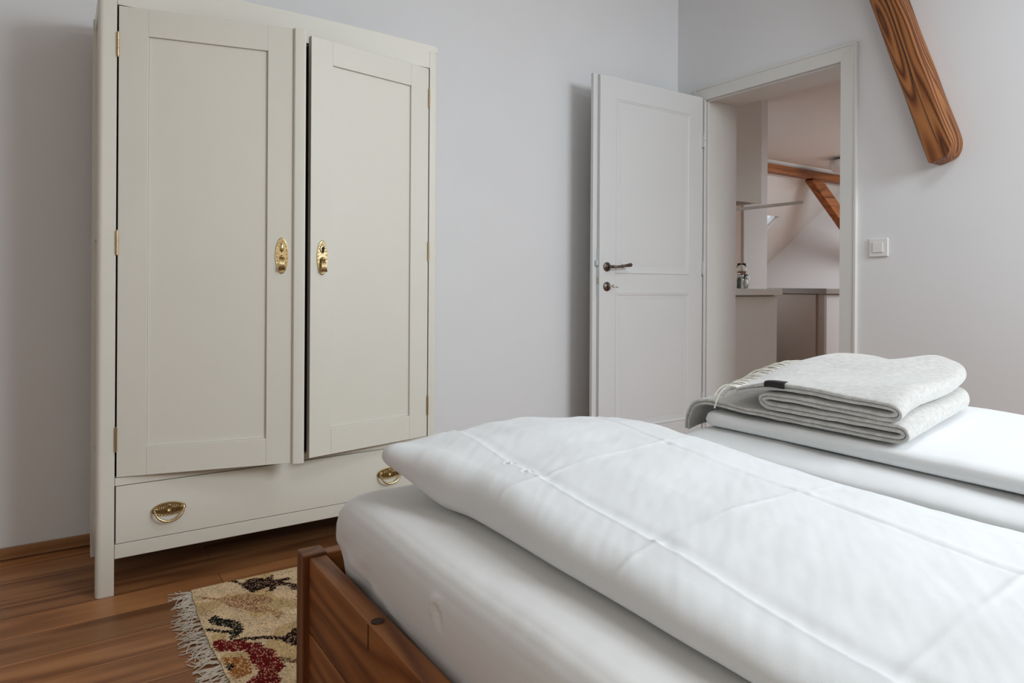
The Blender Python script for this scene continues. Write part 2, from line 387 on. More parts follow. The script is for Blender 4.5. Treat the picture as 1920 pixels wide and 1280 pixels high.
P = [(hx, DYF-.012, hz), (hx, DYF-.038, hz), (hx+.010, DYF-.050, hz), (hx+.035, DYF-.052, hz+.001), (hx+.055, DYF-.050, hz+.003), (hx+.060, DYF-.050, hz+.003), (hx+.064, DYF-.050, hz+.004),
     (hx+.090, DYF-.048, hz+.007), (hx+.112, DYF-.047, hz+.010), (hx+.122, DYF-.047, hz+.011), (hx+.128, DYF-.047, hz+.012), (hx+.133, DYF-.047, hz+.012)]
MB().tube(P, [.0085, .0075, .007, .006, .0062, .0095, .0065, .0075, .0095, .0100, .006, .0025], 14).build('lever', 'bronze', dh, smooth=True)
kr = ycyl([(.0235, 0), (.0235, .004), (.021, .006), (.017, .005), (.015, .008), (.004, .008)], hx, .914).build('keyhole_rose', 'bronze', dl, smooth=True)
mb = MB(); mb.lathe([(.0035, -.010), (.0035, -.0075)], (hx, DYF, .917), 'Y', 14); mb.prism([(hx-.0028, DYF-.010, .905), (hx+.0028, DYF-.010, .905), (hx+.0016, DYF-.010, .916), (hx-.0016, DYF-.010, .916)], (0, .002, 0))
mb.build('keyhole', 'black', kr)
mb = MB(); mb.tube([(hx, DYF-.006, .918), (hx+.004, DYF-.030, .918)], .0028, 10)
mb.lathe([(.0085, -.0015), (.0115, 0), (.0085, .0015)], (hx+.010, DYF-.038, .916), 'X', 18, 1, .8)
mb.tube([(hx+.004, DYF-.030, .918), (hx+.016, DYF-.040, .914), (hx+.036, DYF-.044, .911)], [.003, .0032, .0045], 8)
tag(mb.build('door_key', 'key', smooth=True), 'small pale metal key stuck in the keyhole of the open white door', 'key')
for z in (.28, 1.02, 1.74):
    mb = MB(); mb.tube([(3.022, 2.561, z-.04), (3.022, 2.561, z-.003)], .0058, 12); mb.tube([(3.022, 2.561, z+.001), (3.022, 2.561, z+.04)], .0058, 12)
    mb.box(3.016, 3.026, 2.565, 2.5765, z-.035, z+.035)
    mb.build('hinge', 'door_white', dl, smooth=False)

# ------------------------------------------------------------------ light switch
sw = thing('light_switch', (XB, 1.5945, 1.055), 'square white rocker light switch on the wall right of the doorway', 'light switch')
mb = MB(); mb.prism([(XB-.0005, 1.552, 1.055), (XB-.0005, 1.637, 1.055), (XB-.0005, 1.637, 1.138), (XB-.0005, 1.552, 1.138)], (-.009, 0, 0))
mb.build('switch_frame', 'plastic', sw, bevel=.004, seg=3)
MB().box(XB-.0135, XB-.006, 1.573, 1.618, 1.074, 1.119).build('rocker', 'plastic', sw, bevel=.0015)
mb = MB()
for a in ((1.5705, 1.573, 1.0715, 1.1215), (1.618, 1.6205, 1.0715, 1.1215), (1.573, 1.618, 1.0715, 1.074), (1.573, 1.618, 1.119, 1.1215)): mb.box(XB-.0098, XB-.0085, *a)
mb.build('rocker_gap', 'cab', sw)

# ------------------------------------------------------------------ timber beams
def beam(name, p0, p1, wx, wy, mat, label, chamfer=.012, parentless=True, roundend=False):
    """square section swept from p0 (bottom) to p1; section axes x and in-plane perpendicular"""
    a, b = Vector(p0), Vector(p1); d = (b-a); n = 40
    X = Vector((1, 0, 0)); T = d.normalized(); Yv = T.cross(X).normalized()*-1
    if Yv.y < 0: Yv = -Yv
    rows = []
    for i in range(n+1):
        f = i/n; c = a+d*f; s = 1.0
        sec = []
        cx, cy = wx/2, wy/2
        lf, rt = -cy, cy
        for (u, v) in ((-cx+.022, lf), (-cx+.004, lf+.004), (-cx, lf+.02), (-cx, 0), (-cx, rt-.022), (-cx+.006, rt-.009), (-cx+.03, rt), (cx, rt), (cx, 0), (cx, lf), (0, lf)):
            q = c+X*u+Yv*v
            k = noise.noise(Vector((u*12, v*12, f*7)))*.003
            q += X*k+Yv*k
            sec.append(q)
        rows.append(sec)
    return rows
LEAN = math.atan(.33); LB = 1.36
vv = [.059, .055, .048, .036, .024, .012, 0, -.012, -.024, -.034, -.042, -.049, -.054, -.0575, -.059]
def uf(v): return -.049+.020*max(0, (v-.044)/.015)**1.6+.016*max(0, (-v-.046)/.013)**2
def lift(v):
    t = min(1, max(0, (-v-.004)/.055)); a = .085*(1-math.sqrt(max(0, 1-t*t)))
    t2 = max(0, (v-.040)/.019); return a+.012*t2*t2
rows = []
for i in range(61):
    f = i/60; sec = []
    for side in (0, 1):
        for v in (vv if side == 0 else vv[::-1]):
            u = uf(v) if side == 0 else .049
            h = lift(v)+(LB-lift(v))*f
            k = noise.noise(Vector((u*12, v*12, h*5)))*.003
            sec.append((u+(k if side == 0 else 0), v+k, h+.0025*noise.noise(Vector((u*60, v*60, 0)))*(1-f)))
    rows.append(sec)
mb = MB(); mb.grid(rows, closed=True)
mb.bm.verts.ensure_lookup_table(); n = len(rows[0]); V_ = mb.bm.verts
for b0 in (0, len(rows)*n-n):
    for i in range(len(vv)-1):
        mb.bm.faces.new([V_[b0+i], V_[b0+i+1], V_[b0+n-2-i], V_[b0+n-1-i]])
bo = mb.build('timber_brace', 'beam', smooth=False, bevel=.003)
bo.location = (2.998, 1.295, 1.44); bo.rotation_euler = (-LEAN, 0, 0)
tag(bo, 'slanting old brown timber brace with rounded end, on the wall right of the doorway', 'beam')
# crack along the brace
mb = MB()
mb.grid([[(-.0493, -.006+.004*math.sin(f*9)-.0012, f*1.3+.06), (-.0508, -.006+.004*math.sin(f*9), f*1.3+.06), (-.0493, -.006+.004*math.sin(f*9)+.0012, f*1.3+.06)] for f in [k/29 for k in range(30)]])
ck = mb.build('drying_crack', 'black'); cc_ = ck.location.copy(); ck.parent = bo; ck.location = cc_-WORLD['timber_brace']
mb = MB(); rws = []
for i in range(25):
    x = 4.60+i*(8.48-4.60)/24
    rws.append([(x, 4.75+dy+.006*noise.noise(Vector((x*3, dy*9, 1))), 2.26+dz+.008*noise.noise(Vector((x*3, dz*9, 5)))) for dy, dz in ((-.05, -.045), (.05, -.045), (.05, .045), (-.05, .045))])
mb.grid(rws, closed=True); mb.bm.verts.ensure_lookup_table(); mb.bm.faces.new([mb.bm.verts[i] for i in range(4)]); mb.bm.faces.new([mb.bm.verts[96+i] for i in range(4)])
tag(mb.build('purlin_beam', 'beam2', bevel=.006), 'long horizontal brown timber purlin across the kitchen ceiling', 'beam')
mb = MB(); rws = []
a, b = Vector((7.55, 4.76, 2.225)), Vector((8.42, 4.55, 1.30))
for i in range(20):
    c = a.lerp(b, i/19); k = .010*noise.noise(Vector((i*.4, 2, 1)))
    rws.append([c+Vector(q)*1.0+Vector((k, 0, 0)) for q in ((-.075, -.05, -.03), (.065, -.05, .05), (.065, .05, .05), (-.075, .05, -.03))])
mb.grid(rws, closed=True); mb.bm.verts.ensure_lookup_table(); mb.bm.faces.new([mb.bm.verts[i] for i in range(4)]); mb.bm.faces.new([mb.bm.verts[76+i] for i in range(4)])
tag(mb.build('strut_beam', 'beam2', bevel=.006), 'short slanting brown timber strut under the kitchen purlin', 'beam')

# ------------------------------------------------------------------ kitchen furniture
uc = thing('wall_cabinet', (3.8, 3.05, 1.49), 'pale kitchen wall cabinet seen through the doorway', 'cabinet')
MB().box(XK+.02, 4.007, 2.918, 3.249, 1.49, 2.349).build('body', 'cab', uc, bevel=.001)
MB().box(XK+.02, 4.004, 2.898, 2.916, 1.487, 2.345).build('door', 'cab', uc, bevel=.0015)
MB().box(3.36, 3.95, 2.94, 3.22, 1.486, 1.4895).build('underside', 'stone', uc)
bc = thing('base_cabinet', (3.6, 2.9, 0), 'pale kitchen base cabinet below the white worktop', 'cabinet')
MB().box(XK+.02, 3.815, 2.66, 3.249, .10, .864).build('body', 'cab', bc, bevel=.001)
MB().box(XK+.022, 3.813, 2.640, 2.658, .12, .856).build('door', 'cab', bc, bevel=.0015)
MB().box(XK+.02, 3.80, 2.70, 3.24, .0, .10).build('plinth', 'cab', bc)
tag(MB().box(XK+.01, 3.835, 2.615, 3.249, .8645, .9045).build('worktop', 'cab', bevel=.002), 'pale worktop on the kitchen base cabinet beyond the doorway', 'worktop')
isl = thing('kitchen_island', (5.5, 3.2, 0), 'taupe kitchen island under a grey stone top, far side of the doorway', 'kitchen island')
MB().box(4.92, 6.4, 2.99, 3.85, .0, .862).build('body', 'taupe', isl, bevel=.002)
MB().box(4.900, 4.919, 3.05, 3.83, .02, .858).build('side_panel', 'taupe', isl, bevel=.0015)
o = MB().box(4.915, 6.4, 2.970, 2.989, .0, .858).build('front_panel', 'cab', isl, bevel=.0015); o['label'] = 'pale front panel'; o.data.materials[0] = M['door_white']
MB().box(4.885, 6.43, 2.955, 3.88, .863, .905).build('stone_top', 'stone', isl, bevel=.002)
tag(MB().box(4.085, 4.105, 2.64, 3.249, 1.468, 1.488).build('range_hood_edge', 'lampwhite', bevel=.002), 'thin pale horizontal bar reaching out from the kitchen back wall', 'bar')
bpy.data.objects['range_hood_edge'].name = 'wall_bar'
pl = thing('ceiling_lamp', (7.26, 4.15, 2.35), 'pale dome lamp on the kitchen ceiling, cut by the door frame', 'lamp')
MB().lathe([(.10, -.025), (.11, 0)], (7.26, 4.15, 2.349), 'Z', 24).build('base', 'stone', pl, smooth=True)
MB().lathe([(.02, -.17), (.10, -.165), (.15, -.14), (.18, -.09), (.19, -.05), (.175, -.03), (.11, -.026)], (7.26, 4.15, 2.349), 'Z', 32).build('lamp_shade', 'lampwhite', pl, smooth=True)
# things on the worktop
def jug():
    x, y, z = 3.98, 3.12, .0
# placed on the worktop near its visible end
zt = .9047
jx, jy = 3.60, 2.74
jg = thing('glass_jug', (jx, jy, zt), 'clear glass jug with a handle on the kitchen worktop', 'jug')
MB().lathe([(.028, 0), (.033, .004), (.030, .05), (.026, .092), (.0235, .092), (.027, .05), (.030, .007), (.002, .004)], (jx, jy, zt), 'Z', 24).build('body', 'glass', jg, smooth=True)
MB().tube([(jx+.026, jy-.01, zt+.085), (jx+.048, jy-.018, zt+.082), (jx+.052, jy-.02, zt+.06), (jx+.044, jy-.016, zt+.03), (jx+.031, jy-.011, zt+.015)], .003, 8).build('handle', 'glass', jg, smooth=True)
MB().lathe([(.002, .008), (.016, .010), (.017, .075), (.002, .077)], (jx, jy, zt), 'Z', 16).build('contents', 'coffee', jg, smooth=True)
jx2, jy2 = 3.545, 2.715
jr = thing('spice_jar', (jx2, jy2, zt), 'small lidded glass jar with a round label, left of the jug', 'jar')
MB().lathe([(.022, 0), (.024, .003), (.024, .055), (.018, .068)], (jx2, jy2, zt), 'Z', 20).build('body', 'glass', jr, smooth=True)
MB().lathe([(.019, .068), (.019, .084), (.017, .086)], (jx2, jy2, zt), 'Z', 20).build('lid', 'steel', jr, smooth=True)
MB().lathe([(.014, -.0262), (.014, -.0245)], (jx2+.005, jy2, zt+.030), 'Y', 20).build('label_disc', 'jar_lbl', jr)
gx, gy = 3.72, 2.84
wg = thing('wine_glass', (gx, gy, zt), 'stemmed glass standing behind the jug on the kitchen worktop', 'glass')
MB().lathe([(.028, 0), (.028, .002), (.004, .006), (.003, .075), (.012, .085), (.030, .105), (.033, .13), (.027, .165), (.026, .165), (.032, .13), (.029, .107), (.002, .088)], (gx, gy, zt), 'Z', 24).build('bowl', 'glass', wg, smooth=True)
MB().lathe([(.001, .089), (.024, .104), (.028, .112), (.001, .1125)], (gx, gy, zt), 'Z', 20).build('drink', 'amber', wg, smooth=True)

# ------------------------------------------------------------------ wardrobe
YW = 2.297; WX0, WX1 = .092, 1.196; WYB = 2.70
wd = thing('wardrobe', (.644, 2.50, 0), 'cream painted two-door wardrobe with brass fittings, both doors slightly ajar', 'wardrobe')
OX0, OX1, ZD0, ZD1 = .1395, 1.161, .3465, 1.735
for x0, x1, s in ((WX0, OX0-.001, 1), (OX1+.001, WX1, -1)):
    # front post, outer front arris rounded
    r = .014; pts = []
    xo = x0 if s == 1 else x1; xi = x1 if s == 1 else x0
    pts = [(xi, YW, 0), (xi, YW+.045, 0), (xo, YW+.045, 0)]
    for k in range(7):
        a = k/6*PI/2
        pts.append((xo+s*r*(1-math.cos(a)), YW+r*(1-math.sin(a)), 0))
    mb = MB(); mb.prism(pts, (0, 0, 1.800)); mb.build('post', 'cream', wd)
    xr = (x0, x0+.042) if s == 1 else (x1-.042, x1)
    MB().box(xr[0], xr[1], WYB-.045, WYB, 0, 1.80).build('post', 'cream', wd, bevel=.002)
    # side frame with three sunk panels
    xs = (WX0+.004, WX0+.024) if s == 1 else (WX1-.024, WX1-.004)
    mb = MB(); yA, yB = YW+.0455, WYB-.0455
    stA, stB = yA+.030, yB-.030
    mb.box(*xs, yA, stA, .10, 1.80); mb.box(*xs, stB, yB, .10, 1.80)
    for z0, z1 in ((.10, .165), (.275, .375), (1.055, 1.115), (1.755, 1.80)): mb.box(*xs, stA, stB, z0, z1)
    mb.build('side_frame', 'cream', wd, bevel=.0015)
    xp = (xs[0]+.011, xs[1]-.004)
    mb = MB()
    for z0, z1 in ((.165, .275), (.375, 1.055), (1.115, 1.755)): mb.box(*xp, stA, stB, z0, z1)
    mb.build('side_panel', 'cream', wd)
# crown: front rail with softly rounded corners, plus top board
mb = MB(); pts = [(OX0-.0, YW, ZD1+.003), (OX1, YW, ZD1+.003)]
top = []
def ztop(x):
    f = (x-WX0)/(WX1-WX0); return 1.823+.009*math.sin(PI*min(1, max(0, f)))
outer = [(WX1-.001, YW, 1.80)]
for k in range(6):
    a = k/5*PI/2; outer.append((WX1-.001-.014*(1-math.cos(a)), YW, ztop(WX1)-.014+.014*math.sin(a)))
for k in range(1, 16): x = WX1-.015-(WX1-WX0-.03)*k/16; outer.append((x, YW, ztop(x)))
for k in range(6):
    a = PI/2-k/5*PI/2; outer.append((WX0+.001+.014*(1-math.cos(a)), YW, ztop(WX0)-.014+.014*math.sin(a)))
outer.append((WX0+.001, YW, 1.80))
pts = [(OX1, YW-.001, 1.7995)]+outer+[(OX0, YW-.001, 1.7995)]
pts = [(OX1, YW, ZD1+.003)]+[(OX1, YW, 1.8002)]+[p if p[2] > 1.80 else (p[0], p[1], 1.8002) for p in outer]+[(OX0, YW, 1.8002), (OX0, YW, ZD1+.003)]
mb.prism(pts, (0, .030, 0)); mb.build('crown_rail', 'cream', wd)
MB().box(WX0+.006, WX1-.006, YW+.030, WYB, 1.8005, 1.820).build('top_board', 'cream', wd, bevel=.004)
MB().box(OX0, OX1, YW+.001, YW+.026, .3205, .3445).build('middle_rail', 'cream', wd, bevel=.0015)
MB().box(OX0, OX1, YW, YW+.026, .1065, .1485).build('bottom_rail', 'cream', wd, bevel=.0015)
MB().box(OX0-.01, OX1+.01, WYB-.035, WYB-.025, .12, 1.80).build('back_board', 'inside', wd)
for z0, z1 in ((.325, .340), (1.36, 1.378)): MB().box(OX0-.005, OX1+.005, YW+.05, WYB-.036, z0, z1).build('shelf', 'inside', wd)
MB().box(OX0-.01, OX1+.01, YW+.03, WYB-.036, .108, .120).build('bottom_board', 'inside', wd)
MB().box(.62, .70, YW+.008, YW+.026, 1.728, 1.737).build('stop_block', 'inside', wd)

def oval(mb, x, z, rx, rz, y, h, seg=36, steps=((1, 0), (1, .6), (.93, 1), (.86, .7))):
    """raised oval plate facing -y with a rolled rim"""
    rows = []
    for k, hh in steps: rows.append([(x+rx*k*math.cos(2*PI*i/seg), y-h*hh, z+rz*k*math.sin(2*PI*i/seg)) for i in range(seg)])
    mb.grid(rows, closed=True)
    mb.bm.faces.new([mb.v(p) for p in rows[-1]])
def fluted(mb, x, z0, z1, w, y, n=5, h=.0035):
    for i in range(n):
        xx = x-w/2+w*(i+.5)/n
        mb.tube([(xx, y-h*.3, z1), (xx, y-h, z1-.004), (xx*1.0+(x-xx)*.1, y-h, (z0+z1)/2), (xx+(x-xx)*.35, y-h*.6, z0)], w/n*.52, 8)

def door(hinge_x, ang, mirror, W, strip):
    # local frame: s along the leaf from the hinge, y = depth (front at 0, negative = out), z up
    R_ = Matrix.Translation((hinge_x, YW, 0)) @ Matrix.Rotation(ang, 4, 'Z') @ Matrix.Scale(mirror, 4, (1, 0, 0))
    z0, z1 = ZD0, ZD1; T_ = .020
    if not mirror == 1: pass
    pa, pb, pz0, pz1 = (.081, .416, .431, 1.654) if mirror == 1 else (.083, .404, .435, 1.654)
    mb = MB(R_)
    mb.box(.003, pa, 0, T_, z0, z1); mb.box(pb, W, 0, T_, z0, z1)
    mb.box(pa, pb, 0, T_, z0, pz0); mb.box(pa, pb, 0, T_, pz1, z1)
    o = mb.build('door', 'cream', wd, bevel=.0014)
    MB(R_).box(pa+.0005, pb-.0005, .008, .016, pz0+.0005, pz1-.0005).build('door_panel', 'cream', o)
    for s_ in (pa, pb):    # faint joints between stiles and rails
        MB(R_).box(s_-.0004, s_+.0004, -.0002, .001, pz1+.001, z1-.002).build('joint_line', 'frame_white', o)
    if strip:
        mb = MB(R_); pts = [(W-.006, .004, z0-.002), (W-.006, -.006, z0-.002), (W-.002, -.010, z0-.002), (W+.026, -.010, z0-.002), (W+.031, -.006, z0-.002), (W+.031, .004, z0-.002)]
        mb.prism(pts, (0, 0, z1-z0+.002)); mb.build('cover_strip', 'cream', o, bevel=.001)
    return o, R_
dL, RL = door(OX0+.0005, -math.radians(13.3), 1, .500, True)
dR, RR = door(OX1-.0005, math.radians(10.3), -1, .483, False)

def pull_plate(R_, s, zc, door_o, keyhole, parent_name='escutcheon'):
    mb = MB(R_); oval(mb, s, zc, .0195, .058, 0, .004)
    # beaded garland round the rim
    for i in range(22):
        a = 2*PI*i/22+.1; mb.lathe([(.0006, -.0052), (.0018, -.0042), (.0022, -.003)], (s+.0148*math.cos(a), 0, zc+.046*math.sin(a)), 'Y', 8)
    mb.build('escutcheon', 'brass', door_o, smooth=True)
    esc = bpy.data.objects[list(WORLD)[-1]]
    if keyhole:
        mb = MB(R_); mb.lathe([(.006, -.0055), (.0085, -.0045), (.0095, -.003)], (s, 0, zc+.028), 'Y', 20, 1, 1.5); mb.build('keyhole_boss', 'brass', esc, smooth=True)
        mb = MB(R_); mb.lathe([(.0050, -.0078), (.0050, -.005)], (s, 0, zc+.031), 'Y', 14)
        mb.prism([(s-.0034, -.0078, zc+.018), (s+.0034, -.0078, zc+.018), (s+.0024, -.0078, zc+.031), (s-.0024, -.0078, zc+.031)], (0, .0014, 0)); mb.build('keyhole', 'black', esc)
    else:
        mb = MB(R_)
        for i in range(9):
            f = i/8
        mb.lathe([(.001, -.0105), (.0035, -.010), (.0062, -.0075), (.0075, -.003)], (s, 0, zc+.026), 'Y', 20, 1, 2.0); mb.build('egg_boss', 'brass', esc, smooth=True)
    # fluted drop pull hanging from a small post
    tilt = -.002 if not keyhole else -.008
    mb = MB(R_); mb.tube([(s, -.002, zc-.003), (s, -.012, zc-.003)], [.006, .004], 10); mb.build('pull_stud', 'brass_dark', esc, smooth=True)
    mb = MB(R_)
    mb.tube([(s-.008, -.009, zc-.006), (s, -.012, zc-.003), (s+.008, -.009, zc-.006)], [.0018, .0028, .0018], 10)
    for i in range(5):
        o_ = (i-2)*.0030
        mb.tube([(s+o_*.9, -.0085, zc-.006), (s+o_*1.1, -.0090+tilt*.5, zc-.026), (s+o_*1.55, -.0085+tilt, zc-.047)], [.0018, .0021, .0024], 8)
    mb.tube([(s-.0085, -.0085+tilt, zc-.046), (s, -.0092+tilt, zc-.049), (s+.0085, -.0085+tilt, zc-.046)], [.0010, .0014, .0010], 10)
    mb.build('drop_pull', 'brass', esc, smooth=True)
pull_plate(RL, .4605, 1.0085, dL, False)
pull_plate(RR, .4410, 1.0065, dR, True)
for x, zs in ((OX0+.0015, (1.62, 1.0375, .4585)), (OX1-.0030, (1.623, 1.0445, .463))):
    for z in zs:
        mb = MB()
        for a, b in ((-.034, -.012), (-.011, .011), (.012, .034)): mb.tube([(x, YW-.003, z+a), (x, YW-.003, z+b)], .0037, 10)
        mb.tube([(x, YW-.003, z-.037), (x, YW-.003, z+.037)], [.0026, .0026], 8)
        mb.build('hinge', 'brass_dark', wd, smooth=False)
# drawer
dr = MB().box(OX0+.0025, OX1-.001, YW-.001, YW+.018, .1505, .3185).build('drawer', 'cream', wd, bevel=.0014)
MB().box(OX0+.02, OX1-.02, YW+.019, WYB-.06, .155, .26).build('drawer_box', 'inside', dr)
def drawer_pull(xc, zc):
    mb = MB(); oval(mb, xc, zc, .0475, .0210, YW-.001, .004, 44)
    for i in range(26):
        a = 2*PI*i/26; mb.lathe([(.0006, -.0056), (.0018, -.0044), (.0022, -.003)], (xc+.0395*math.cos(a), YW-.001, zc+.0165*math.sin(a)), 'Y', 8)
    for i in range(13):
        o_ = (i-6)*.0052
        if abs(o_) < .010: continue
        hh = .0125*math.sqrt(1-(o_/.038)**2)
        mb.tube([(xc+o_, YW-.0042, zc-hh), (xc+o_, YW-.0042, zc+hh)], .0014, 6)
    mb.lathe([(.001, -.004), (.005, -.0065), (.0075, -.008), (.0088, -.0065), (.0095, -.003)], (xc, YW-.001, zc+.002), 'Y', 20, 1, 1.5)
    pl_ = mb.build('pull_plate', 'brass_dark', dr, smooth=True)
    for s in (-1, 1): MB().tube([(xc+s*.033, YW-.003, zc+.003), (xc+s*.033, YW-.016, zc+.003)], [.0055, .0045], 10).build('pull_stud', 'brass_dark', pl_, smooth=True)
    mb = MB(); P = []; Rr = []
    for i in range(25):
        a = -PI*.02+PI*1.04*i/24
        P.append((xc+.0405*math.cos(a)*1.0, YW-.016-.006*math.sin(a), zc+.005-.0385*math.sin(a)))
        Rr.append(.0024+.0014*math.sin(PI*i/24)+(.0005 if i % 2 else 0))
    mb.tube([(xc+.030, YW-.015, zc+.006)]+P+[(xc-.030, YW-.015, zc+.006)], [.002]+Rr+[.002], 10)
    mb.build('bail_handle', 'brass', pl_, smooth=True)
drawer_pull(.2825, .2310); drawer_pull(1.005, .2310)

# ------------------------------------------------------------------ bed frame
bf = thing('bed_frame', (1.26, .40, 0), 'solid oak bed frame with square corner posts under white mattresses', 'bed frame')
BX0, BX1, BY0, BY1 = .423, 2.105, -.70, 1.446
def post(x0, x1, y0, y1, h=.3555): return MB().box(x0, x1, y0, y1, 0, h).build('post', 'bed_z', bf, bevel=.003)
post(BX0, BX0+.050, BY1-.047, BY1); post(BX1-.05, BX1, BY1-.047, BY1); post(BX0, BX0+.05, BY0, BY0+.047, .8); post(BX1-.05, BX1, BY0, BY0+.047, .8)
ya, yb2 = BY0+.0475, BY1-.0475
for x0, x1 in ((BX0+.012, BX0+.048), (BX1-.048, BX1-.012)):
    r1 = MB().box(x0, x1, ya, yb2, .199, .350).build('side_rail', 'bed_y', bf, bevel=.003)
    MB().box(x0, x1, ya, yb2, .045, .194).build('side_rail', 'bed_y', bf, bevel=.003)
    if x0 < 1: rail = r1
for z0, z1 in ((.199, .350), (.045, .194)):
    MB().box(BX0+.0505, BX1-.0505, BY1-.042, BY1-.008, z0, z1).build('foot_rail', 'bed_x', bf, bevel=.003)
    MB().box(BX0+.0505, BX1-.0505, BY0+.008, BY0+.042, z0, z1+.4).build('head_board', 'bed_x', bf, bevel=.003)
for i in range(14):
    y = ya+.08+i*(yb2-ya-.16)/13
    MB().box(BX0+.049, BX1-.049, y-.03, y+.03, .215, .233).build('slat', 'bed_x', bf, bevel=.002)
mb = MB(); mb.lathe([(.0135, .0), (.0135, .0022), (.012, .0028)], (BX0+.027, 1.072, .3488), 'Z', 22, .9, .8); mb.build('peg_end', 'peg', rail)
mb = MB(); mb.box(BX0+.0112, BX0+.0122, 1.074, 1.078, .305, .347); mb.build('grain_check', 'peg', rail)

# ------------------------------------------------------------------ soft slabs
def smooth(a, b, x): t = max(0, min(1, (x-a)/(b-a))); return t*t*(3-2*t)
def interp(xs, vs, x):
    if x <= xs[0]: return vs[0]
    for i in range(len(xs)-1):
        if x <= xs[i+1]:
            t = (x-xs[i])/(xs[i+1]-xs[i]); t = t*t*(3-2*t)*.5+t*.5; return vs[i]+(vs[i+1]-vs[i])*t
    return vs[-1]
def surf(xs, ys, T, x, y):
    return interp(ys, [interp(xs, row, x) for row in T], y)
def seg_d(px, py, a, b):
    ax, ay = a; bx, by = b; dx, dy = bx-ax, by-ay; L2 = dx*dx+dy*dy or 1e-9
    t = max(0, min(1, ((px-ax)*dx+(py-ay)*dy)/L2)); cx, cy = ax+t*dx, ay+t*dy
    return math.hypot(px-cx, py-cy), (dx*(py-ay)-dy*(px-ax))
def slab(mb, xl, xr, y0, y1, top, bot, r, nx, ny, disp, n_exp=2.0, dense=.35, corner=.06):
    """xl,xr: functions of y giving edges; top/bot: functions (x,y); r: rim radius"""
    def sp(n):
        out = []
        for i in range(n+1):
            t = i/n*2-1; out.append((1-dense)*t+dense*math.sin(t*PI/2)); 
        return out
    U, V = sp(nx), sp(ny)
    def pt(u, v, s):
        y = y0+(y1-y0)*(v+1)/2; a, b = xl(y), xr(y); x = a+(b-a)*(u+1)/2
        dx = min(x-a, b-x); dy = min(y-y0, y1-y)
        sx = -1 if u < 0 else 1; sy = -1 if v < 0 else 1
        R = max(r, corner); ax_, ay_ = max(0, R-dx), max(0, R-dy); h = math.hypot(ax_, ay_)
        if ax_ > 0 and ay_ > 0 and h > 0:
            m = max(ax_, ay_)/h; ax2, ay2 = ax_*m, ay_*m
            x -= sx*(ax_*(1-m))*-1*-1 if False else 0
            x += -sx*(ax_-ax2) if True else 0; y += -sy*(ay_-ay2)
            d = R-max(ax_, ay_)
        else: d = min(dx, dy)
        q = max(0, min(1, d/r)); e = (1-(1-q)**n_exp)**(1/n_exp)
        zt, zb = top(x, y), bot(x, y); zm = zb+(zt-zb)*.42
        z = zm+(zt-zm)*e if s > 0 else zm-(zm-zb)*e
        p = Vector((x, y, z)); return p+disp(p, e, s)
    topg = [[pt(u, v, 1) for u in U] for v in V]; botg = [[pt(u, v, -1) for u in U] for v in V]
    def add(g, flip):
        vs = [[mb.v(p) for p in row] for row in g]
        for a, b in zip(vs, vs[1:]):
            for i in range(len(a)-1): mb.bm.faces.new((a[i], a[i+1], b[i+1], b[i]) if not flip else (a[i], b[i], b[i+1], a[i+1]))
    add(topg, False); add(botg, True)
def N(p, s, o=0): return noise.noise(Vector((p.x*s+o, p.y*s, p.z*s*.5)))

# mattresses under one fitted look each
def mdisp(seed):
    def f(p, e, s):
        k = .0035*N(p, 5, seed)+.0012*N(p, 22, seed)
        out = Vector((0, 0, 0))
        if s > 0: out.z += k
        # tucked pulls low on the side, slanting
        if p.z < .44 and p.x < .52: out.x -= .004*math.sin(p.y*38+p.z*45)*smooth(.44, .38, p.z)*smooth(.3, .5, math.sin(p.y*5)+.8)
        # small pinch with two crescent folds
        dy, dz = p.y-.905, p.z-.425
        rr = math.hypot(dy*1.2-dz*.5, dz)
        if p.x < .56:
            out.x -= .006*math.exp(-((rr-.020)/.006)**2)*(.5+.5*math.sin(math.atan2(dz, dy)+.9))
            out.x -= .0035*math.exp(-((p.z-(.392-.062*smooth(1.34, .95, p.y)+.0*p.y)-.004*math.sin(p.y*14))/.006)**2)
            out.x += .006*math.exp(-(rr/.012)**2)
        return out
    return f
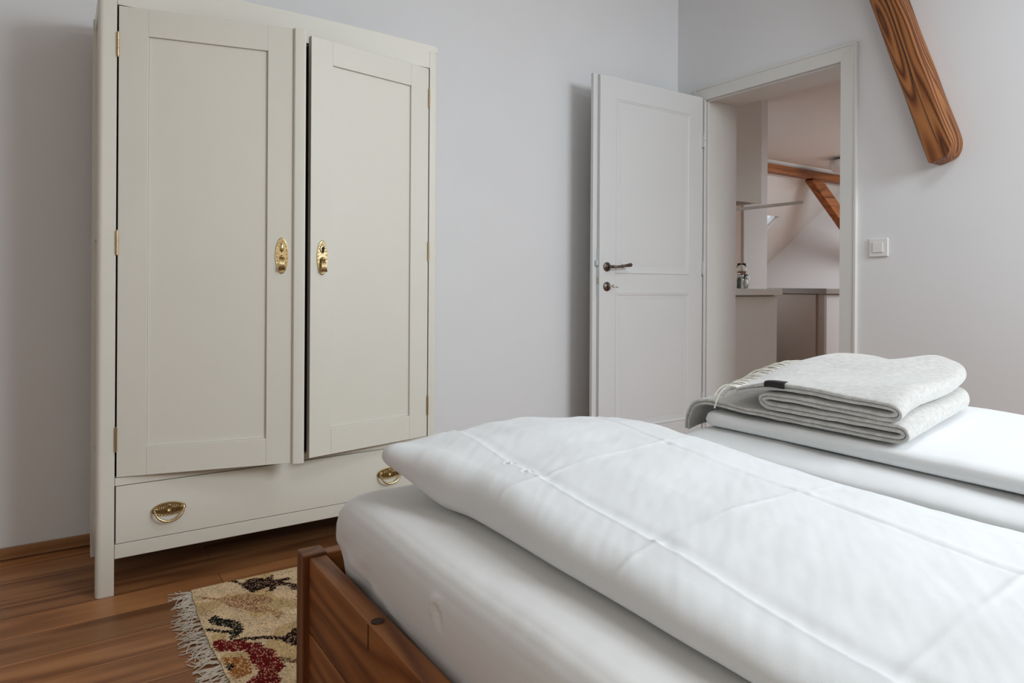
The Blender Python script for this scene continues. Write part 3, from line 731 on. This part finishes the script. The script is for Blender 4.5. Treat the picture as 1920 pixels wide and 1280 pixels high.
def mattress(x0, x1, label, seed):
    mb = MB()
    def xl(y): return x0
    def xr(y): return x1
    def top(x, y): return .491-.010*smooth(.10, 0, min(x-x0, x1-x))-.006*smooth(.12, 0, 1.36-y)
    def side(p): pass
    # body as stacked rings for a true bulging side wall
    prof = [(.030, .300), (.020, .312), (.012, .340), (.004, .370), (0, .400), (.000, .425), (.003, .445), (.012, .463), (.026, .476), (.045, .4845), (.075, .489)]
    rows = []; yA, yB = -.645, 1.386
    def ring(d, z):
        R = .05; pts = []
        a0, a1, b0, b1 = x0+d, x1-d, yA+d, yB-d
        nn = 8
        def line(p, q, n):
            return [(p[0]+(q[0]-p[0])*i/n, p[1]+(q[1]-p[1])*i/n) for i in range(n)]
        def arc(cx, cy, st):
            return [(cx+R*math.cos(st+PI/2*i/nn), cy+R*math.sin(st+PI/2*i/nn)) for i in range(nn)]
        pts += line((a0, b1-R), (a0, b0+R), 330)
        pts += arc(a0+R, b0+R, PI); pts += line((a0+R, b0), (a1-R, b0), 40)
        pts += arc(a1-R, b0+R, -PI/2); pts += line((a1, b0+R), (a1, b1-R), 60)
        pts += arc(a1-R, b1-R, 0); pts += line((a1-R, b1), (a0+R, b1), 60); pts += arc(a0+R, b1-R, PI/2)
        out = []
        for x, y in pts:
            p = Vector((x, y, z)); out.append(p+mdisp(seed)(p, 1, 1))
        return out
    fine = []
    for (d0, z0), (d1, z1) in zip(prof, prof[1:]):
        for k in range(3): fine.append((d0+(d1-d0)*k/3, z0+(z1-z0)*k/3))
    fine.append(prof[-1])
    rows = [ring(d, z) for d, z in fine]
    g = [[mb.v(p) for p in r] for r in rows]
    for a, b in zip(g, g[1:]):
        n = len(a)
        for i in range(n): mb.bm.faces.new((a[i], a[(i+1) % n], b[(i+1) % n], b[i]))
    # close top with a slightly crowned centre fan
    last = rows[-1]; cx, cy = (x0+x1)/2, (yA+yB)/2
    prev = g[-1]
    for k in (.75, .4, .1):
        nx_ = [mb.v((cx+(p.x-cx)*k, cy+(p.y-cy)*k, .491)) for p in last]
        n = len(nx_)
        for i in range(n): mb.bm.faces.new((prev[i], prev[(i+1) % n], nx_[(i+1) % n], nx_[i]))
        prev = nx_
    mb.bm.faces.new(prev); mb.bm.faces.new(g[0][::-1])
    o = mb.build('mattress', 'sheet', smooth=True)
    return tag(o, label, 'mattress', None)
mattress(.4745, 1.262, 'mattress in a white fitted sheet on the near side of the bed', 3)
mattress(1.266, 2.054, 'mattress in a white fitted sheet on the far side, under the grey blanket', 11)

# duvet on the near mattress
dxs = [.60, .70, .85, 1.03, 1.15, 1.24]
dys = [-.6, .35, .66, 1.05, 1.18, 1.26]
dT = [[.536, .546, .556, .562, .556, .545],
      [.538, .546, .556, .560, .556, .545],
      [.552, .567, .578, .575, .566, .550],
      [.577, .588, .602, .594, .585, .565],
      [.598, .606, .618, .606, .596, .574],
      [.600, .612, .622, .606, .594, .570]]
def d1l(y): return .598-.026*smooth(1.02, 1.18, y)-.040*smooth(1.14, 1.30, y)
def d1r(y): return 1.262+.006*math.sin(y*6)
CR = [((.700, 1.30), (.702, .96)), ((.702, .96), (.690, .665)), ((.690, .665), (.664, .30)), ((.664, .30), (.66, -.6)),
      ((1.10, 1.28), (1.045, .98)), ((1.045, .98), (1.035, .67)), ((1.035, .67), (1.00, .30)), ((1.0, .3), (1.0, -.6)),
      ((.60, .950), (.702, .955)), ((.702, .955), (1.045, .995)), ((1.045, .995), (1.22, 1.02)), ((.60, .655), (.69, .665)), ((.69, .665), (1.035, .672)), ((1.035, .672), (1.22, .69)),
      ((.60, .33), (1.22, .35)), ((.60, 0), (1.22, .03))]
def d1disp(p, e, s):
    o = Vector(((-1 if p.x < .9 else 1)*(1-e)*.006*N(Vector((p.x, p.y, 0)), 8, 3), 0, 0))
    if s < 0: return o
    h = .006*N(p, 3.2, 2)+.0030*N(p, 8, 8)+.0012*N(p, 22, 4)+.0006*noise.noise(Vector((p.x*16+p.y*10, (p.y*4-p.x*3)*14, 2)))
    # soft radiating wrinkles toward the foot corner
    h += .0022*math.sin(p.x*55+p.y*22+3*N(p, 5, 1))*smooth(1.0, 1.22, p.y)*smooth(1.02, .7, p.x)
    for k, (a, b) in enumerate(CR):
        d, sd = seg_d(p.x, p.y, a, b)
        wv = .007+.002*N(p, 12, k)
        if d < .06:
            m_ = .55+.7*N(p, 9, 6)
            if k < 4: h += .0014*math.exp(-(d/.0042)**2)*m_ - .0024*math.exp(-((d-.014)/.014)**2)*(1 if sd > 0 else .1)
            elif k < 8: h += -.0018*math.exp(-(d/.0042)**2)*m_ + .0018*math.exp(-((d-.014)/.012)**2)*(1 if sd > 0 else .1)
            else: h += .0014*math.exp(-(d/.0045)**2)*(.6+.9*N(p, 7, 6))
    # pinched knot beside the crease crossing
    for cx, cy in ((.700, 1.045), (.702, .99)):
        d = math.hypot(p.x-cx, p.y-cy)
        if d < .04: h += .0035*math.exp(-(d/.010)**2)*math.cos(d*420)
    o.z = h*e
    return o
mb = MB()
slab(mb, d1l, d1r, -.60, 1.302, lambda x, y: surf(dxs, dys, dT, x, y), lambda x, y: .4955+.048*smooth(1.10, 1.30, y)*smooth(.80, .55, x)+.012*smooth(1.10, 1.3, y), .052, 240, 520, d1disp, 2.1, .25, .055)
tag(mb.build('duvet', 'linen', smooth=True, weld=True), 'white duvet with fold creases spread along the near mattress', 'duvet')

# folded duvet on the far mattress
def d2disp(seed):
    def f(p, e, s):
        h = .0035*N(p, 4, seed)+.0018*N(p, 10, seed+2)+.0007*N(p, 30, seed)
        h += .0016*math.sin(p.y*26+p.x*9+2*N(p, 3, 7))*smooth(1.75, 2.0, p.x)
        return Vector(((1-e)*.004*N(p, 7, 1), 0, h*e if s > 0 else 0))
    return f
mb = MB()
slab(mb, lambda y: 1.308+.006*math.sin(y*5), lambda y: 2.060, -.55, 1.215, lambda x, y: .5535-.010*smooth(1.42, 1.33, x), lambda x, y: .4925, .060, 120, 240, d2disp(21), 2.2, .3, .05)
slab(mb, lambda y: 1.392+.004*math.sin(y*7+1), lambda y: 2.068, -.55, 1.198,
     lambda x, y: .594+.004*smooth(1.9, 2.05, x)-.004*smooth(.2, -.2, y), lambda x, y: .5560, .036, 120, 240, d2disp(37), 2.3, .3, .05)
tag(mb.build('folded_duvet', 'linen', smooth=True, weld=True), 'white duvet folded double on the far mattress under the grey blanket', 'duvet')

# ------------------------------------------------------------------ wool blanket
bk = thing('wool_blanket', (1.68, .98, .601), 'light grey wool blanket with cream fringe folded on the far duvet', 'blanket')
def spline(P, n):
    out = []
    P = [Vector((0, )+tuple(p)) if len(p) == 2 else Vector(p) for p in P]
    Q = [P[0]*2-P[1]]+P+[P[-1]*2-P[-2]]
    for i in range(1, len(Q)-2):
        a, b, c, d = Q[i-1:i+3]
        for k in range(n):
            t = k/n; out.append(.5*((2*b)+(c-a)*t+(2*a-5*b+4*c-d)*t*t+(3*b-a-3*c+d)*t**3))
    out.append(P[-1]); return out
# centre line of the doubled cloth in (y, z), from the hanging end to the fringe
CL = [(1.252, .535), (1.248, .570), (1.232, .600), (1.200, .6145), (1.150, .6165), (1.08, .6125), (1.00, .6115), (.90, .6105), (.80, .6095), (.715, .6095),
      (.692, .6125), (.683, .6215), (.690, .6300), (.712, .6325), (.80, .6310), (.90, .6310), (.985, .6325),
      (1.010, .6365), (1.019, .6440), (1.010, .6515), (.985, .6545), (.90, .6525), (.80, .6500), (.730, .6490),
      (.702, .6525), (.693, .6620), (.702, .6710), (.730, .6735), (.80, .6735), (.90, .6760), (.985, .6780), (1.020, .6745), (1.055, .6675), (1.088, .6590)]
cl = spline(CL, 7)
x0b, x1b, NS = 1.415, 1.958, 46
def place(x, y, z, k=0):
    """x station along the blanket's width; shift with the blanket's slight turn and loft"""
    f = (x-x0b)/(x1b-x0b); lv = max(0, (z-.61)/.065)
    yy = y+.115*f+.010*math.sin(f*5+1)*lv
    zz = z+.032*lv*math.sin(min(1, f*1.15)*PI*.55)
    zz += .007*lv*math.sin(f*7.5+y*9)
    zz += .0035*noise.noise(Vector((x*9, y*8, z*30)))*min(1, lv+.1)+.0010*noise.noise(Vector((x*30, y*30, z*60)))
    if y > 1.2: yy += .012*math.sin(f*9)*smooth(.6, .54, z)
    zz += min(lv, 1.1)*f*(.013*math.exp(-((yy-.875)/.045)**2)-.007*math.exp(-((yy-.985)/.035)**2)+.006*math.exp(-((yy-1.10)/.06)**2))
    return Vector((x+.004*noise.noise(Vector((y*14, z*60, 3)))*(1-f)+.002*lv, yy, zz))
def ribbon(off, th, i0=0, i1=None):
    pts = cl[i0:i1]; mb = MB(); N_ = len(pts)
    nrm = []
    for i in range(N_):
        t = pts[min(i+1, N_-1)]-pts[max(i-1, 0)]; t.normalize(); nrm.append(Vector((0, -t.z, t.y)))
    def row(sgn, xo, k):
        out = []
        for i in range(N_):
            q = pts[i]+nrm[i]*(off+sgn*th/2*k); out.append(place(xo, q.y, q.z))
        return out
    xs = [x0b+(x1b-x0b)*i/NS for i in range(NS+1)]
    st = [(x0b-.0015, .35), (x0b-.0005, .75)]+[(x0b+.0015, 1)]+[(x, 1) for x in xs[1:-1]]+[(x1b-.0015, 1), (x1b+.0005, .75), (x1b+.0015, .35)]
    rows = [row(1, x, k) for x, k in st]+[row(-1, x, k) for x, k in st[::-1]]
    g = [[mb.v(p) for p in r] for r in rows]; R_ = len(g)
    for j in range(R_):
        a, b = g[j], g[(j+1) % R_]
        for i in range(N_-1): mb.bm.faces.new((a[i], a[i+1], b[i+1], b[i]))
    for e in (0, N_-1):
        for j in range(R_//2-1):
            mb.bm.faces.new((g[j][e], g[j+1][e], g[R_-2-j][e], g[R_-1-j][e]))
    return mb
ribbon(.0043, .0075).build('cloth_layer', 'wool', bk, smooth=True, weld=True)
ribbon(-.0043, .0075).build('cloth_layer', 'wool', bk, smooth=True, weld=True)
# fringe: twisted yarns falling from the top layer's end
mb = MB(); random.seed(5)
e0, e1 = CL[-1], CL[-2]
for i in range(58):
    f = i/57; x = x0b+.003+(x1b-x0b-.01)*f
    a = place(x, 1.082, .6660); ln = .088+random.uniform(-.010, .014)
    near = max(0, 1-i/9)
    dx = random.uniform(-.35, .15)-.30*near; up_ = random.uniform(.002, .010); drop = .022+random.uniform(0, .004)+near*random.choice((0, .018, .026))
    P = []
    for k in range(9):
        t = k/8
        P.append(a+Vector((dx*ln*t*(.6+.4*t)-.006*near*t, ln*t*(1-.22*t-.25*near*t), up_*math.sin(PI*t)-.004*t-drop*t**2.2)))
    mb.tube(P, [.0020]*8+[.0024], 6)
o = mb.build('fringe', 'fringe', bk, smooth=True); o['label'] = 'cream twisted yarn fringe'
# woven label with two tiny lines of light lettering too fine to read
def lab_pt(y, h, lift):    # y along the near edge, h = inward x
    z = interp([.80, .90, .985, 1.03], [.6735, .6760, .6790, .6765], y)+.0043+.0038
    return place(x0b+h, y, z)+Vector((0, 0, lift))
mb = MB(); rows = []
yl0, yl1 = .948, 1.003
for h, l in ((-.0035, -.012), (-.0042, -.006), (-.0030, -.001), (0, .0010), (.006, .0012), (.013, .0012), (.019, .0012)):
    rows.append([lab_pt(yl0+(yl1-yl0)*k/10, h, l) for k in range(11)])
mb.grid(rows)
lb = mb.build('woven_label', 'label', bk, smooth=True)
sm = lb.modifiers.new('thick', 'SOLIDIFY'); sm.thickness = .0006; sm.offset = 1
lb['label'] = 'small black woven label'
mb = MB(); random.seed(3)
y = yl1-.010
def stroke(ya, yb_, ha, hb):
    mb.bm.faces.new([mb.v(lab_pt(a, b, .0022)) for a, b in ((ya, ha), (yb_, ha), (yb_, hb), (ya, hb))])
for i in range(12):
    yy = yl1-.010-i*.0031
    stroke(yy, yy-.0007, .0075, .0115)
    if i % 2: stroke(yy, yy-.0022, .0110, .0116)
    if i % 3 == 0: stroke(yy, yy-.0022, .0075, .0081)
    else: stroke(yy-.0016, yy-.0023, .0078, .0113)
for i in range(3):
    yy = yl1-.024-i*.0030; stroke(yy, yy-.0007, .0140, .0172); stroke(yy, yy-.0020, .0166, .0172)
mb.build('lettering', 'thread', lb)

# ------------------------------------------------------------------ rug
rg = thing('kilim_rug', (1.0, 1.83, 0), 'cream flat-woven rug with floral motifs and knotted fringe at the bed foot', 'rug')
SH = {
'brown':[(0.424,2.204),(0.452,2.198),(0.462,2.163),(0.489,2.182),(0.512,2.176),(0.534,2.157),(0.557,2.177),(0.553,2.137),(0.573,2.132),(0.601,2.135),(0.599,2.115),(0.573,2.111),(0.604,2.070),(0.660,2.053),(0.650,2.010),(0.585,2.034),(0.582,2.068),(0.561,2.090),(0.548,2.082),(0.533,2.060),(0.515,2.068),(0.530,2.082),(0.525,2.097),(0.502,2.088),(0.483,2.077),(0.475,2.086),(0.469,2.118),(0.455,2.159),(0.443,2.183)],
'tan':[(0.331,2.146),(0.362,2.119),(0.392,2.091),(0.446,2.086),(0.504,2.048),(0.525,1.997),(0.479,1.990),(0.509,1.943),(0.526,1.904),(0.505,1.877),(0.494,1.939),(0.459,1.948),(0.437,1.983),(0.406,2.024),(0.389,2.078),(0.354,2.108)],
'green':[(0.344,1.972),(0.354,1.986),(0.371,1.992),(0.372,1.971),(0.399,1.940),(0.413,1.921),(0.418,1.883),(0.411,1.863),(0.393,1.838),(0.377,1.831),(0.372,1.840),(0.379,1.865),(0.363,1.882),(0.346,1.896),(0.328,1.917),(0.332,1.930),(0.349,1.913),(0.378,1.884),(0.388,1.884),(0.390,1.895),(0.370,1.918),(0.353,1.938),(0.346,1.955)],
'stem':[(0.377,1.831),(0.403,1.826),(0.425,1.817),(0.455,1.804),(0.488,1.776),(0.525,1.806),(0.550,1.809),(0.543,1.752),(0.515,1.712),(0.501,1.715),(0.486,1.731),(0.477,1.765),(0.455,1.786),(0.424,1.800),(0.403,1.814),(0.385,1.820)],
'red':[(0.332,1.843),(0.352,1.850),(0.372,1.829),(0.403,1.814),(0.404,1.796),(0.431,1.778),(0.434,1.748),(0.449,1.722),(0.447,1.696),(0.449,1.668),(0.449,1.633),(0.433,1.623),(0.425,1.613),(0.427,1.584),(0.404,1.566),(0.375,1.554),(0.348,1.564),(0.340,1.586),(0.360,1.619),(0.376,1.632),(0.392,1.645),(0.393,1.675),(0.386,1.705),(0.391,1.738),(0.389,1.761),(0.369,1.769),(0.344,1.785),(0.332,1.790)],
'orange':[(0.335,1.759),(0.350,1.744),(0.377,1.737),(0.379,1.714),(0.385,1.690),(0.383,1.661),(0.371,1.649),(0.357,1.644),(0.339,1.642),(0.336,1.672),(0.333,1.724)],
'dark':[(0.332,1.719),(0.343,1.720),(0.350,1.708),(0.347,1.689),(0.339,1.685),(0.331,1.705)],
'tan2':[(0.448,1.690),(0.465,1.673),(0.489,1.642),(0.483,1.620),(0.459,1.651),(0.446,1.675)]}
RC = {'brown': (.155, .080, .068), 'tan': (.58, .42, .28), 'green': (.125, .125, .095), 'stem': (.155, .080, .068), 'red': (.40, .085, .085), 'orange': (.60, .38, .19), 'dark': (.09, .045, .04), 'tan2': (.36, .27, .16)}
def inside(x, y, P):
    c = False; j = len(P)-1
    for i in range(len(P)):
        if (P[i][1] > y) != (P[j][1] > y) and x < (P[j][0]-P[i][0])*(y-P[i][1])/(P[j][1]-P[i][1])+P[i][0]: c = not c
        j = i
    return c
BB = {k: (min(p[0] for p in v), max(p[0] for p in v), min(p[1] for p in v), max(p[1] for p in v)) for k, v in SH.items()}
RX0, RX1, RY0, RY1 = .326, 1.72, 1.462, 2.197
cw, ch = .0030, .0052       # one stitch
mb = MB(); bm = mb.bm; cl_ = bm.loops.layers.color.new('weave')
nx, ny = int((RX1-RX0)/cw), int((RY1-RY0)/ch)
random.seed(11)
def edge(y): return .005*math.sin(y*9)+.003*noise.noise(Vector((y*20, 0, 0)))
grid_ = []
for j in range(ny+1):
    row = []
    for i in range(nx+1):
        x, y = RX0+i*cw, RY0+j*ch
        sk = edge(y)*(1-i/nx)+.0
        z = .0058+.0012*((i+j) % 2)+.0010*noise.noise(Vector((x*12, y*12, 0)))
        row.append(bm.verts.new((x+sk, y+.004*math.sin(x*6), z)))
    grid_.append(row)
base = Vector((.92, .81, .655))
reps = ((0, 0, 1), (.44, .0, 1), (.88, .0, 1))
for j in range(ny):
    y = RY0+(j+.5)*ch
    for i in range(nx):
        x = RX0+(i+.5)*cw
        # jagged stitched outlines
        qx = x+.004*(((j*7) % 3)-1)*.7; qy = y
        c = None
        for dx, dy, s in reps:
            if not (RX0+dx-.02 < x < RX0+dx+.44): continue
            for k in ('tan', 'tan2', 'brown', 'green', 'stem', 'red', 'orange', 'dark'):
                b = BB[k]; u, v = qx-dx, qy-dy
                if b[0] <= u <= b[1] and b[2] <= v <= b[3] and inside(u, v, SH[k]): c = k
        n1 = noise.noise(Vector((x*25, y*25, 2))); n2 = random.random()
        if c:
            col = Vector(RC[c])
            prob = {'tan': .45, 'tan2': .5, 'orange': .7}.get(c, .76)
            if n2 > prob: col = col.lerp(base, .55)
            col = col*(.85+.4*random.random())
        else:
            warm = Vector((.76, .62, .38)) if noise.noise(Vector((x*9, y*9, 7))) > .12 else base
            col = base.lerp(warm, .45)*(.86+.22*random.random()+.10*n1)
            if n2 > .985: col = col*.55
        f = bm.faces.new((grid_[j][i], grid_[j][i+1], grid_[j+1][i+1], grid_[j+1][i]))
        f.smooth = False
        cc = tuple(max(0, v)**(1/2.2) if False else max(0, v) for v in col)+(1,)
        for lp in f.loops: lp[cl_] = cc
# skirt so the weave has thickness
per = grid_[0]+[r[-1] for r in grid_[1:]]+grid_[-1][-2::-1]+[r[0] for r in grid_[-2:0:-1]]
low = [bm.verts.new((v.co.x, v.co.y, .0006)) for v in per]
for i in range(len(per)):
    f = bm.faces.new((per[i], low[i], low[(i+1) % len(per)], per[(i+1) % len(per)]))
    for lp in f.loops: lp[cl_] = (.6, .5, .33, 1)
ro = mb.build('woven_field', 'rug', rg)
# convert colour layer: byte colour is stored sRGB, so write again as float
me = ro.data
vals = [0.0]*(len(me.loops)*4)
mb = MB(); random.seed(21)
y = RY0+.006
while y < RY1-.004:
    # one knot with a small bunch of strands
    kx = RX0+edge(y)+.003; ln = random.uniform(.045, .075); n_s = random.randint(3, 4)
    ang = random.uniform(-.5, .35)
    if random.random() < .12: y += .012; continue
    mb.lathe([(.0008, -.002), (.0026, 0), (.0008, .002)], (kx-.006, y, .004), 'X', 8)
    for s in range(n_s):
        a = ang+random.uniform(-.40, .40); l_ = ln*random.uniform(.75, 1.1); cur = random.uniform(-1.0, 1.0)
        P = []
        for k in range(8):
            t = k/7
            P.append((kx-.002-l_*t*math.cos(a+cur*t), y+random.uniform(-.0006, .0006)+(s-n_s/2)*.0008+l_*t*math.sin(a+cur*t)+.003*math.sin(t*7+s), .0022+.0045*math.sin(PI*min(1, t*1.2))*random.uniform(.5, 1)+.0008*s*(1-t)))
        mb.tube(P, .0014, 6)
    y += .0115+random.uniform(-.002, .002)
mb.build('fringe', 'rugfringe', rg, smooth=True)
